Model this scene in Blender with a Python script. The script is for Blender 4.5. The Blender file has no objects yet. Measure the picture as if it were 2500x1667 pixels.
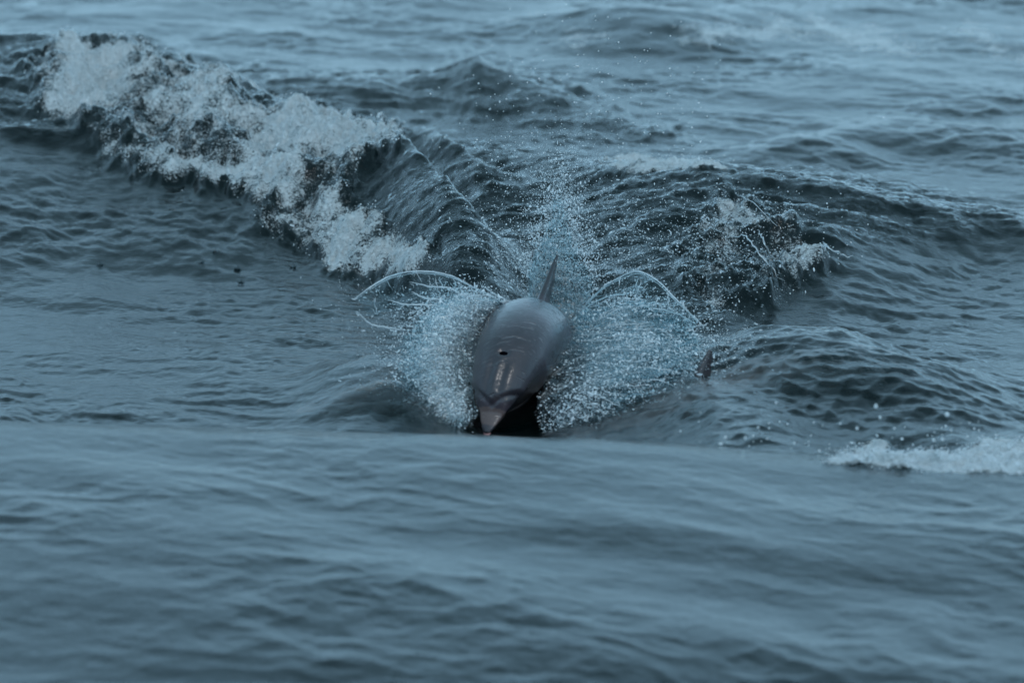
import bpy, math, random
import numpy as np
from mathutils import Vector, Matrix

random.seed(7)
rng = np.random.default_rng(11)
sc = bpy.context.scene
COL = sc.collection
R = math.radians

# ------------------------------------------------------------------ camera
CAM = Vector((0.0, -22.0, 5.0))
LENS, SENS = 160.0, 36.0
PITCH = 12.46
cd = bpy.data.cameras.new('camera')
cd.lens = LENS; cd.sensor_width = SENS
cd.clip_start = 0.1; cd.clip_end = 9000
cd.dof.use_dof = True; cd.dof.focus_distance = 23.4; cd.dof.aperture_fstop = 1.9
cam = bpy.data.objects.new('camera', cd); COL.objects.link(cam)
cam.location = CAM; cam.rotation_euler = (R(90 - PITCH), 0, 0)
sc.camera = cam

# ------------------------------------------------------------------ sky and light
SUN_EL, SUN_ROT = 50.0, 160.0
w = bpy.data.worlds.new('World'); sc.world = w; w.use_nodes = True
nt = w.node_tree; nt.nodes.clear()
wo = nt.nodes.new('ShaderNodeOutputWorld')
bg = nt.nodes.new('ShaderNodeBackground'); bg.inputs['Strength'].default_value = 0.1
sky = nt.nodes.new('ShaderNodeTexSky'); sky.sky_type = 'NISHITA'; sky.sun_disc = False
sky.sun_elevation = R(SUN_EL); sky.sun_rotation = R(SUN_ROT)
sky.air_density = 1.0; sky.dust_density = 0.6; sky.ozone_density = 3.0
# a closed overcast deck over the clear sky: even blue grey cloud, a little brighter overhead
tc = nt.nodes.new('ShaderNodeTexCoord'); sep = nt.nodes.new('ShaderNodeSeparateXYZ')
nt.links.new(tc.outputs['Generated'], sep.inputs[0])
ramp = nt.nodes.new('ShaderNodeValToRGB')
e0, e1 = ramp.color_ramp.elements
e0.position = 0.0; e0.color = (2.7, 4.85, 6.5, 1); e1.position = 0.9; e1.color = (1.15, 2.15, 2.7, 1)
e2 = ramp.color_ramp.elements.new(.28); e2.color = (2.6, 4.7, 6.35, 1); e3 = ramp.color_ramp.elements.new(.55); e3.color = (1.75, 3.2, 4.2, 1)
nt.links.new(sep.outputs['Z'], ramp.inputs['Fac'])
cn = nt.nodes.new('ShaderNodeTexNoise'); cn.inputs['Scale'].default_value = 2.2; cn.inputs['Detail'].default_value = 5
nt.links.new(tc.outputs['Generated'], cn.inputs['Vector'])
cm = nt.nodes.new('ShaderNodeMapRange'); cm.inputs[1].default_value = .3; cm.inputs[2].default_value = .7
cm.inputs[3].default_value = .82; cm.inputs[4].default_value = 1.12
nt.links.new(cn.outputs['Fac'], cm.inputs[0])
mul = nt.nodes.new('ShaderNodeMix'); mul.data_type = 'RGBA'; mul.blend_type = 'MULTIPLY'; mul.inputs['Factor'].default_value = 1
nt.links.new(ramp.outputs['Color'], mul.inputs['A']); nt.links.new(cm.outputs[0], mul.inputs['B'])
mx = nt.nodes.new('ShaderNodeMix'); mx.data_type = 'RGBA'; mx.inputs['Factor'].default_value = 0.94
nt.links.new(sky.outputs['Color'], mx.inputs['A']); nt.links.new(mul.outputs['Result'], mx.inputs['B'])
nt.links.new(mx.outputs['Result'], bg.inputs['Color']); nt.links.new(bg.outputs[0], wo.inputs['Surface'])

sl = bpy.data.lights.new('sun', 'SUN'); sl.energy = 0.5; sl.angle = R(20); sl.color = (1.0, 0.99, 0.98)
so = bpy.data.objects.new('sun', sl); COL.objects.link(so)
az = R(SUN_ROT)
sdir = Vector((math.sin(az) * math.cos(R(SUN_EL)), math.cos(az) * math.cos(R(SUN_EL)), math.sin(R(SUN_EL))))
so.rotation_euler = (-sdir).to_track_quat('-Z', 'Y').to_euler()

sc.view_settings.view_transform = 'Standard'; sc.view_settings.look = 'None'
sc.view_settings.gamma = 1.0; sc.view_settings.use_curve_mapping = False
sc.view_settings.exposure = 0.98
cy = sc.cycles
cy.use_denoising = True
cy.max_bounces = 8; cy.transparent_max_bounces = 24; cy.glossy_bounces = 3; cy.transmission_bounces = 6
cy.diffuse_bounces = 2; cy.sample_clamp_indirect = 4.0; cy.sample_clamp_direct = 0

# ------------------------------------------------------------------ helpers
KPX = SENS / LENS / 2500.0          # tangent of one photo pixel
_p = R(PITCH)
FWD = np.array([0, math.cos(_p), -math.sin(_p)]); UP = np.array([0, math.sin(_p), math.cos(_p)])
C0 = np.array(CAM)
def ray(px, py):
    return FWD + np.array([1, 0, 0]) * (px - 1250) * KPX + UP * (833.5 - py) * KPX
def at_z(px, py, z=0.0):
    d = ray(px, py); return C0 + d * ((z - C0[2]) / d[2])
def at_y(px, py, y):
    d = ray(px, py); return C0 + d * ((y - C0[1]) / d[1])

_perm = rng.permutation(4096)
_ga = rng.random(4096) * 2 * np.pi
_gx, _gy = np.cos(_ga), np.sin(_ga)
def perlin(x, y, seed=0):
    xi = np.floor(x).astype(np.int64); yi = np.floor(y).astype(np.int64)
    xf = x - xi; yf = y - yi
    u = xf * xf * xf * (xf * (xf * 6 - 15) + 10); v = yf * yf * yf * (yf * (yf * 6 - 15) + 10)
    def g(ix, iy, dx, dy):
        h = _perm[(_perm[(ix + seed * 131) & 4095] + iy) & 4095]
        return _gx[h] * dx + _gy[h] * dy
    a = g(xi, yi, xf, yf); b = g(xi + 1, yi, xf - 1, yf)
    c = g(xi, yi + 1, xf, yf - 1); d = g(xi + 1, yi + 1, xf - 1, yf - 1)
    return (a * (1 - u) + b * u) * (1 - v) + (c * (1 - u) + d * u) * v
def fbm(x, y, lam, octs=4, gain=.5, seed=0, mode=0):
    t = np.zeros_like(x); a = 1.0; f = 1.0 / lam
    for o in range(octs):
        n = perlin(x * f + 17.3 * o, y * f - 9.1 * o, seed + o)
        if mode == 1: n = .5 - np.abs(n) * 1.6         # ridges
        if mode == 2: n = np.abs(n) * 1.6 - .3         # billows
        t += a * n; a *= gain; f *= 1.93
    return t
def sstep(x, a, b):
    t = np.clip((x - a) / (b - a), 0, 1); return t * t * (3 - 2 * t)
def seg_dist(X, Y, pts):
    best = np.full(X.shape, 1e9)
    for (ax, ay), (bx, by) in zip(pts[:-1], pts[1:]):
        dx, dy = bx - ax, by - ay
        t = np.clip(((X - ax) * dx + (Y - ay) * dy) / (dx * dx + dy * dy + 1e-12), 0, 1)
        best = np.minimum(best, np.hypot(X - ax - t * dx, Y - ay - t * dy))
    return best

# ------------------------------------------------------------------ the shape of the sea
class Ridge:
    """one wave: crest line given by points (px, py, height) of the photograph, laid on the sea"""
    def __init__(s, crest, wf, wb, pw=2.0, end=1.0, sm=.22):
        P = np.array([list(at_z(a, b, z)[:2]) + [z] for a, b, z in crest])
        P = P[np.argsort(P[:, 0])]
        x0, x1 = P[0, 0] - end, P[-1, 0] + end
        s.tx = np.linspace(x0, x1, 600); dx = s.tx[1] - s.tx[0]
        ga, gb = (P[1, 1] - P[0, 1]) / (P[1, 0] - P[0, 0] + 1e-6), (P[-1, 1] - P[-2, 1]) / (P[-1, 0] - P[-2, 0] + 1e-6)
        px = np.concatenate([[x0], P[:, 0], [x1]])
        py = np.concatenate([[P[0, 1] - np.clip(ga, -2.5, 2.5) * end], P[:, 1], [P[-1, 1] + np.clip(gb, -2.5, 2.5) * end]])
        pz = np.concatenate([[P[0, 2] * .2], P[:, 2], [0]])
        k = np.exp(-.5 * (np.arange(-120, 121) * dx / sm) ** 2); k /= k.sum()
        def smo(v):
            v = np.interp(s.tx, px, v); vp = np.concatenate([2 * v[0] - v[120:0:-1], v, 2 * v[-1] - v[-2:-122:-1]])
            return np.convolve(vp, k, 'valid')
        s.ty, s.tz = smo(py), np.maximum(smo(pz), 0)
        s.tz *= sstep(s.tx, x0, x0 + end * .9) * sstep(-s.tx, -x1, -x1 + end * .9)
        def wid(v):
            return np.full(600, float(v)) if np.isscalar(v) else np.interp(s.tx, np.linspace(P[0, 0], P[-1, 0], len(v)), v)
        s.wf, s.wb, s.pw = wid(wf), wid(wb), pw
    def h(s, X, Y):
        wob = .22 * perlin(X / .8, Y / 2., 77) + .09 * perlin(X / .21, Y / .7, 78) + .13 * perlin(X / .26 + 3, Y / .35, 79) + .05 * perlin(X / .09, Y / .14, 80)
        yc = np.interp(X, s.tx, s.ty) + wob
        a = np.interp(X, s.tx, s.tz, left=0, right=0)
        d = yc - Y
        uf = np.clip((np.sqrt(d * d + .03) - .173) / np.interp(X, s.tx, s.wf), 0, 1); ub = np.clip(-d / np.interp(X, s.tx, s.wb), 0, 1)
        f = np.where(d > 0, (1 - uf) ** s.pw * (1 + uf * .6), .5 + .5 * np.cos(np.pi * ub))
        return a * f

R1 = Ridge([(-500, 95, .58), (0, 104, .60), (180, 112, .60), (340, 122, .58), (520, 195, .52), (750, 285, .44), (960, 335, .48), (1015, 392, .50), (1050, 402, .42), (1100, 478, .46),
            (1135, 492, .36), (1185, 580, .32), (1270, 640, .10)], [5.4, 5.2, 4.2, 2.2, 1.2], [1.5, 1.3, 1.0, .8, .7], 1.35, .8, .085)
R2 = Ridge([(350, 215, .0), (520, 190, .10), (700, 195, .09), (950, 190, .10), (1090, 165, .14), (1165, 140, .26), (1225, 185, .14), (1400, 240, .08), (1560, 300, 0)],
           .9, [.8, .7, .5, .25, .6], 1.7, .8, .06)
R3 = Ridge([(950, 330, .10), (1010, 312, .18), (1070, 310, .26), (1120, 345, .24), (1150, 400, .18), (1260, 470, .10), (1400, 500, 0)], .9, [.6, .4, .4, .5], 1.6, .5, .08)
R4 = Ridge([(1150, 400, .0), (1330, 385, .14), (1480, 408, .26), (1700, 412, .32), (1900, 425, .31), (2050, 440, .28), (2180, 490, .17), (2400, 525, .10), (2800, 600, .06)],
           [2.2, 3.0, 3.0, 1.0, .8], [.7, .6, .6], 1.4)
R5 = Ridge([(1540, 900, .0), (1680, 840, .16), (1850, 800, .26), (2060, 792, .28), (2200, 850, .23), (2350, 915, .14), (2520, 980, .05), (2700, 1000, .0)],
           [1.2, 1.4, 1.8, 1.2], [.7, .7, .9, 1.2], 1.15)
R6 = Ridge([(1700, 400, .0), (1900, 350, .1), (2060, 300, .10), (2250, 290, .09), (2500, 320, .06)], .9, .8, 1.6)
R7 = Ridge([(1300, 60, .0), (1500, 25, .15), (1680, 12, .15), (1760, 40, .15), (1850, 60, 0)], 1.6, .9, 1.6, .8, .3)
RL = Ridge([(720, 950, .0), (800, 905, .10), (900, 872, .16), (1000, 858, .18), (1100, 850, .12)], .95, .8, 1.15, .4, .08)
RR = Ridge([(1380, 925, .06), (1500, 925, .10), (1640, 925, .16), (1730, 932, .18), (1850, 975, .16), (1990, 1030, .05)], [.85, 1.0, 1.1, .9], .7, 1.0, .4, .08)
RIDGES = [R1, R2, R3, R4, R5, R6, R7, RL, RR]

FG_Y = -3.4
_fgx = []; _fgz = []
for a, b in [(-800, 1015), (0, 1030), (400, 1042), (800, 1056), (1200, 1068), (1500, 1080), (1700, 1098), (1900, 1120), (2200, 1142), (2500, 1155), (3300, 1190)]:
    q = at_y(a, b, FG_Y); _fgx.append(q[0]); _fgz.append(q[2])

def swell(X, Y):
    a = np.interp(X, _fgx, _fgz)
    d = FG_Y - Y
    back = sstep(d, -2.1, -.25) ** 1.0
    back = np.where(d < 0, (.5 + .5 * np.cos(np.pi * np.clip(-d / 2.0, 0, 1))), 1)
    front = np.clip(1 - (np.clip(d, 0, 50) / 9.0) ** 2.6, -.15, 1)
    return (a - .05) * np.where(d < 0, back, front)

def project(X, Y, Z):
    dx, dy, dz = X - C0[0], Y - C0[1], Z - C0[2]
    dep_ = dy * FWD[1] + dz * FWD[2]
    return 1250 + dx / dep_ / KPX, 833.5 - (dy * UP[1] + dz * UP[2]) / dep_ / KPX
def poly_mask(px, py, P, soft):
    """1 inside a patch of sea with this outline, soft at its rim"""
    ins = np.zeros(px.shape, bool); n = len(P)
    x_0, x_1 = min(p[0] for p in P) - 2 * soft, max(p[0] for p in P) + 2 * soft
    y_0, y_1 = min(p[1] for p in P) - 2 * soft, max(p[1] for p in P) + 2 * soft
    k = (px > x_0) & (px < x_1) & (py > y_0) & (py < y_1); out = np.zeros(px.shape)
    qx, qy = px[k], py[k]; ins = np.zeros(qx.shape, bool)
    for i in range(n):
        x0, y0 = P[i]; x1, y1 = P[(i + 1) % n]
        ins ^= ((y0 > qy) != (y1 > qy)) & (qx < (x1 - x0) * (qy - y0) / (y1 - y0 + 1e-12) + x0)
    d = seg_dist(qx, qy, P + [P[0]])
    out[k] = sstep(np.where(ins, d, -d), -soft, soft)
    return out
def base_height(X, Y):
    h = np.zeros_like(X)
    for r in RIDGES: h = h + r.h(X, Y) ** 3
    return np.cbrt(h) + swell(X, Y)
def masks(X, Y, base=None):
    if base is None: base = base_height(X, Y)
    px, py = project(X, Y, base)
    wx = 30 * perlin(X / .5, Y / .8, 40) + 34 * perlin(X / .17, Y / .4, 41) + 14 * perlin(X / .06, Y / .15, 45)
    wy = 26 * perlin(X / .5, Y / .8, 42) + 30 * perlin(X / .17, Y / .4, 43) + 14 * perlin(X / .06, Y / .15, 46)
    a, b = px + wx, py + wy
    m = {}
    m['foamL'] = poly_mask(a, b, [(60, 175), (150, 120), (340, 115), (500, 180), (620, 240), (760, 280), (960, 315), (1000, 372), (900, 415), (880, 450),
                              (840, 480), (880, 520), (950, 565), (1040, 630), (1060, 680), (900, 690), (790, 650), (710, 600), (640, 540), (590, 485), (420, 440), (240, 400), (200, 330), (90, 265)], 26)
    m['bright'] = np.clip(sum(poly_mask(a, b, q, 22) for q in (
        [(90, 190), (170, 130), (330, 120), (430, 170), (560, 265), (640, 320), (480, 310), (300, 290), (130, 270)],
        [(640, 330), (780, 290), (960, 325), (985, 370), (860, 395), (700, 410), (600, 400)],
        [(620, 440), (720, 450), (820, 510), (930, 575), (1030, 640), (1030, 675), (880, 680), (770, 620)],
        [(230, 350), (400, 400), (600, 440), (640, 480), (420, 440), (250, 400)])), 0, 1)
    m['foamR'] = poly_mask(a, b, [(1640, 640), (1700, 560), (1760, 480), (1850, 500), (1960, 570), (2020, 650), (1960, 700), (1880, 740), (1760, 770), (1680, 720)], 22)
    m['foamR2'] = poly_mask(px + .4 * wx, py + .4 * wy, [(1450, 408), (1560, 400), (1700, 404), (1790, 428), (1700, 440), (1600, 428), (1500, 426)], 7)
    m['foamBR'] = poly_mask(a, b, [(1975, 1135), (2060, 1108), (2200, 1104), (2620, 1100), (2620, 1200), (2000, 1165)], 10) * sstep(Y, FG_Y + .12, FG_Y + .3)
    m['chopL'] = poly_mask(px, py, [(-300, 100), (350, 100), (700, 280), (980, 330), (1300, 640), (1050, 690), (820, 660), (640, 480), (250, 350), (-300, 300)], 30)
    m['chopC'] = poly_mask(px, py, [(960, 320), (1120, 340), (1450, 400), (2000, 425), (2500, 520), (2500, 580), (2100, 600), (2010, 680), (1900, 740), (1750, 800), (1600, 860), (1300, 800), (1100, 650), (900, 400)], 40)
    m['chopM'] = poly_mask(a, b, [(520, 190), (1000, 185), (1165, 140), (1500, 260), (1650, 330), (1400, 345), (1200, 300), (900, 290), (700, 260)], 22)
    m['darkL'] = poly_mask(px, py, [(-300, 280), (250, 400), (700, 500), (760, 620), (500, 640), (-300, 580)], 50)
    m['net'] = poly_mask(px, py, [(1640, 900), (1800, 785), (2060, 775), (2300, 860), (2500, 1000), (2300, 1100), (1800, 1080), (1500, 1000)], 40)
    m['foamT'] = poly_mask(a, b, [(1200, 50), (1500, 60), (1850, 50), (2600, 40), (2600, 150), (2200, 135), (1700, 100), (1350, 120)], 50)
    return m

RINGS = [(*at_z(a, b, 0)[:2], c) for a, b, c in [(rng.uniform(0, 900), rng.uniform(560, 960), rng.uniform(.03, .09)) for _ in range(34)]]
def sea_height(X, Y, M=None):
    h = base_height(X, Y)
    if M is None: M = masks(X, Y, h)
    fg = sstep(-Y, 2.4, 3.4)
    far = np.clip(np.hypot(X, Y) / 60, 0, 1)
    # long, low waves
    crest = 1 - .75 * np.exp(-((Y + 3.3) / .7) ** 2)
    h += crest * .042 * fbm(X * .8 + Y * .25, Y, 2.9, 2, .5, 5) * (1 - .4 * fg)
    h += crest * (1 - .4 * fg) * .030 * fbm(X + .5 * Y, Y, .95, 2, .5, 9) * (1 - .2 * fg)
    h += crest * fg * .045 * fbm(X * .7 + Y * .5, Y * 1.0, 1.3, 2, .5, 19)
    # patches of wavelets between glassy water
    pat = sstep(fbm(X, Y, 1.7, 2, .5, 22), -.15, .35)
    rip = fbm(X * .85 + .3 * Y, Y, .33, 3, .5, 30, 1)
    h += (.009 + .015 * pat) * rip * (.3 + .7 * crest) * (1 - .42 * fg)
    h += (1 - .8 * fg) * (.002 + .003 * pat) * fbm(X, Y, .10, 3, .55, 36, 1)
    chop = np.clip(M['chopL'] + M['chopC'] + .7 * M['chopM'], 0, 1)
    h += chop * (.046 * fbm(X * .42 + .12 * Y, Y, .40, 6, .60, 50, 1) + .03 * fbm(X * .6, Y, 1.1, 2, .5, 53, 1) + .011 * fbm(X * .5, Y, .09, 3, .65, 55, 1))
    h += M['darkL'] * .006 * fbm(X * .55, Y, .13, 4, .6, 58, 1)
    # crossing ripples over the hump at right
    wq = 2.2 * perlin(X / .6, Y / .9, 60); wr = 2.2 * perlin(X / .55, Y / .8, 61)
    a = np.sin(X * 17 + Y * 12 + 2.2 * wq) ; b = np.sin(X * -19 + Y * 10 + 2.4 * wr); c = np.sin(X * 5 + Y * 26 + 2 * wq - wr)
    net = (1 - np.abs(a)) ** 1.5 * .9 + .8 * (1 - np.abs(b)) ** 1.5 + .5 * (1 - np.abs(c)) ** 1.5
    h += M['net'] * (.0055 * net * (1 + perlin(X / .4, Y / .5, 62)) + .020 * fbm(X * .5 + .3 * Y, Y, .40, 4, .5, 64, 1))
    for cx, cy_, cr in RINGS:
        dd = np.hypot(X - cx, Y - cy_); k = dd < cr * 1.4
        h[k] += .0022 * np.sin(dd[k] / cr * 14) * np.exp(-((dd[k] - cr) / (cr * .35)) ** 2)
    # turbulent white water
    fo = np.clip(M['foamL'] ** .8 + .8 * M['foamR'] + M['foamR2'] * .5 + .3 * M['foamBR'], 0, 1)
    bil = fbm(X + .1 * perlin(X / .2, Y / .2, 71), Y * .7, .5, 6, .52, 70, 2)
    h += fo * (.025 + .14 * bil + .030 * fbm(X, Y * .8, .10, 4, .65, 74, 2) + .02 * fbm(X, Y * .6, .22, 3, .6, 79, 1)) + M['foamBR'] * .045 * np.clip(fbm(X, Y, .2, 4, .6, 84), -.3, 1)
    # the hollow the animal drives into the water
    h -= .16 * np.exp(-(((X - .02) / .38) ** 2 + ((Y + .75) / .5) ** 2))
    return h

def height_at(x, y):
    return float(sea_height(np.array([float(x)]), np.array([float(y)]))[0])

# ------------------------------------------------------------------ materials
def mat(name):
    m = bpy.data.materials.new(name); m.use_nodes = True; m.node_tree.nodes.clear()
    return m, m.node_tree
def N(t, ty, **kw):
    n = t.nodes.new(ty)
    for k, v in kw.items():
        if k in n.inputs: n.inputs[k].default_value = v
        else: setattr(n, k, v)
    return n

def math_n(t, op, a, b=None, c=None, clamp=False):
    n = t.nodes.new('ShaderNodeMath'); n.operation = op; n.use_clamp = clamp
    for i, v in enumerate((a, b, c)):
        if v is None: continue
        if isinstance(v, (int, float)): n.inputs[i].default_value = v
        else: t.links.new(v, n.inputs[i])
    return n.outputs[0]

def foam_bsdf(t, bump, col=(.74, .79, .82, 1)):
    d = N(t, 'ShaderNodeBsdfPrincipled', **{'Base Color': col, 'Roughness': .35})
    d.inputs['IOR'].default_value = 1.33
    if bump is not None: t.links.new(bump, d.inputs['Normal'])
    return d.outputs[0]

def make_water():
    m, t = mat('sea_water')
    out = N(t, 'ShaderNodeOutputMaterial')
    geo = N(t, 'ShaderNodeNewGeometry')
    att = N(t, 'ShaderNodeAttribute', attribute_name='foam')
    cho = N(t, 'ShaderNodeAttribute', attribute_name='chop')
    P = geo.outputs['Position']
    n1 = N(t, 'ShaderNodeTexNoise', Scale=9.0, Detail=5.0, Roughness=.6); t.links.new(P, n1.inputs['Vector'])
    n2 = N(t, 'ShaderNodeTexNoise', Scale=45.0, Detail=3.0, Roughness=.6); t.links.new(P, n2.inputs['Vector'])
    hs = math_n(t, 'MULTIPLY_ADD', n2.outputs['Fac'], math_n(t, 'MULTIPLY_ADD', cho.outputs['Fac'], .55, .05), math_n(t, 'MULTIPLY', n1.outputs['Fac'], .5))
    bp = N(t, 'ShaderNodeBump', Strength=1.0, Distance=.012); t.links.new(hs, bp.inputs['Height'])
    fr = N(t, 'ShaderNodeFresnel', IOR=1.33); t.links.new(bp.outputs[0], fr.inputs['Normal'])
    gl = N(t, 'ShaderNodeBsdfGlossy', Roughness=.06); gl.inputs['Color'].default_value = (1, 1, 1, 1); t.links.new(bp.outputs[0], gl.inputs['Normal'])
    rf = N(t, 'ShaderNodeBsdfRefraction', Roughness=.0, IOR=1.33); rf.inputs['Color'].default_value = (.9, .95, .97, 1); t.links.new(bp.outputs[0], rf.inputs['Normal'])
    df = N(t, 'ShaderNodeBsdfDiffuse'); df.inputs['Color'].default_value = (.0015, .017, .019, 1)
    body = N(t, 'ShaderNodeMixShader', Fac=.22); t.links.new(rf.outputs[0], body.inputs[1]); t.links.new(df.outputs[0], body.inputs[2])
    wat = N(t, 'ShaderNodeMixShader'); t.links.new(fr.outputs[0], wat.inputs[0]); t.links.new(body.outputs[0], wat.inputs[1]); t.links.new(gl.outputs[0], wat.inputs[2])
    # foam: lace of bubbles broken up at three sizes
    f1 = N(t, 'ShaderNodeTexNoise', Scale=5.5, Detail=7.0, Roughness=.68, Distortion=.8); t.links.new(P, f1.inputs['Vector'])
    f2 = N(t, 'ShaderNodeTexNoise', Scale=44.0, Detail=4.0, Roughness=.75, Distortion=1.2); t.links.new(P, f2.inputs['Vector'])
    s = math_n(t, 'ADD', math_n(t, 'MULTIPLY', f1.outputs['Fac'], 1.5), math_n(t, 'MULTIPLY', f2.outputs['Fac'], 1.9))
    s = math_n(t, 'SUBTRACT', math_n(t, 'ADD', s, math_n(t, 'MULTIPLY', att.outputs['Fac'], 1.0)), 2.20)
    mask = math_n(t, 'MULTIPLY', math_n(t, 'MULTIPLY', s, 2.6, clamp=True), math_n(t, 'MULTIPLY', att.outputs['Fac'], 3.0, clamp=True))
    fb = N(t, 'ShaderNodeBump', Strength=1.0, Distance=.03)
    t.links.new(math_n(t, 'ADD', f2.outputs['Fac'], f1.outputs['Fac']), fb.inputs['Height'])
    fcr = N(t, 'ShaderNodeValToRGB'); fcr.color_ramp.elements[0].position = .36; fcr.color_ramp.elements[1].position = .55
    fcr.color_ramp.elements[0].color = (.38, .50, .55, 1); fcr.color_ramp.elements[1].color = (.84, .92, .95, 1)
    t.links.new(math_n(t, 'ADD', math_n(t, 'MULTIPLY', f2.outputs['Fac'], .55), math_n(t, 'MULTIPLY', f1.outputs['Fac'], .45)), fcr.inputs['Fac'])
    fo = foam_bsdf(t, fb.outputs[0]); t.links.new(fcr.outputs['Color'], fo.node.inputs['Base Color'])
    fin = N(t, 'ShaderNodeMixShader'); t.links.new(math_n(t, 'MULTIPLY', mask, .85), fin.inputs[0]); t.links.new(wat.outputs[0], fin.inputs[1]); t.links.new(fo, fin.inputs[2])
    t.links.new(fin.outputs[0], out.inputs['Surface'])
    va = N(t, 'ShaderNodeVolumeAbsorption', Density=.7); va.inputs['Color'].default_value = (.25, .58, .62, 1)
    t.links.new(va.outputs[0], out.inputs['Volume'])
    return m
M_WATER = make_water()

def simple(name, col, rough=.5):
    m, t = mat(name); o = N(t, 'ShaderNodeOutputMaterial')
    p = N(t, 'ShaderNodeBsdfPrincipled', **{'Base Color': col, 'Roughness': rough})
    t.links.new(p.outputs[0], o.inputs['Surface']); return m
M_DEEP = simple('deep_water', (.006, .016, .02, 1), .9)

# ------------------------------------------------------------------ sea mesh
def grid_mesh(name, co, nr, nc, material, attrs=None, parent=None):
    me = bpy.data.meshes.new(name)
    i = np.arange(nr * nc).reshape(nr, nc)
    q = np.stack([i[:-1, :-1], i[1:, :-1], i[1:, 1:], i[:-1, 1:]], -1).reshape(-1, 4)
    me.vertices.add(nr * nc); me.vertices.foreach_set('co', co.astype(np.float32).ravel())
    me.loops.add(q.size); me.loops.foreach_set('vertex_index', q.astype(np.int32).ravel())
    me.polygons.add(len(q)); me.polygons.foreach_set('loop_start', np.arange(0, q.size, 4, dtype=np.int32))
    me.polygons.foreach_set('loop_total', np.full(len(q), 4, np.int32))
    me.update(calc_edges=True)
    me.polygons.foreach_set('use_smooth', np.ones(len(q), bool))
    for k, v in (attrs or {}).items():
        a = me.attributes.new(k, 'FLOAT', 'POINT'); a.data.foreach_set('value', v.astype(np.float32).ravel())
    me.materials.append(material)
    o = bpy.data.objects.new(name, me); COL.objects.link(o)
    if parent: o.parent = parent
    return o

u_d = np.linspace(-.135, .135, 1080)
u_o = .135 * 1.35 ** np.arange(1, 16)
U = np.concatenate([-u_o[::-1], u_d, u_o])
rows = np.linspace(-60, 1980, 960)
dep = R(PITCH) + np.arctan((rows - 833.5) * KPX)
D = 5.0 / np.tan(dep)                       # horizontal distance from under the camera
D = np.concatenate([D[0] * 1.25 ** np.arange(24, 0, -1), D, D[-1] * .8 ** np.arange(1, 8)])
# rows lie closer together on the faces of the waves
DD, UU = np.meshgrid(D, U, indexing='ij')
X = DD * UU; Y = DD + CAM.y
MS = masks(X, Y)
Z = sea_height(X, Y, MS)
calm = sstep(DD, 60, 200); Z = Z * (1 - calm)
lace = .50 + .95 * fbm(X, Y * .4, .7, 4, .6, 90) + .42 * MS['bright']
foam = np.clip(np.clip(MS['foamL'] * 1.15, 0, 1) * np.clip(lace, .25, 1.15) + .62 * MS['foamR'] * np.clip(.55 + 1.3 * fbm(X, Y * .5, .35, 3, .6, 97), .15, 1.2) + MS['foamR2'] + MS['foamBR'] * 1.2 + .95 * MS['foamT'] * np.clip(.5 + 1.2 * fbm(X, Y * .3, .6, 3, .6, 95), 0, 1), 0, 1.15)
chop = np.clip(MS['chopL'] + MS['chopC'] + .6 * MS['chopM'] + .25, 0, 1)
sea = grid_mesh('sea', np.stack([X, Y, Z], -1), len(D), len(U), M_WATER, {'foam': foam, 'chop': chop})
sea['kind'] = 'structure'
nx = 2
co = np.array([[-4000, 8000, -3.5], [4000, 8000, -3.5], [-4000, -60, -3.5], [4000, -60, -3.5]], float)
deep = grid_mesh('deep_water', co, 2, 2, M_DEEP); deep['kind'] = 'structure'

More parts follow.
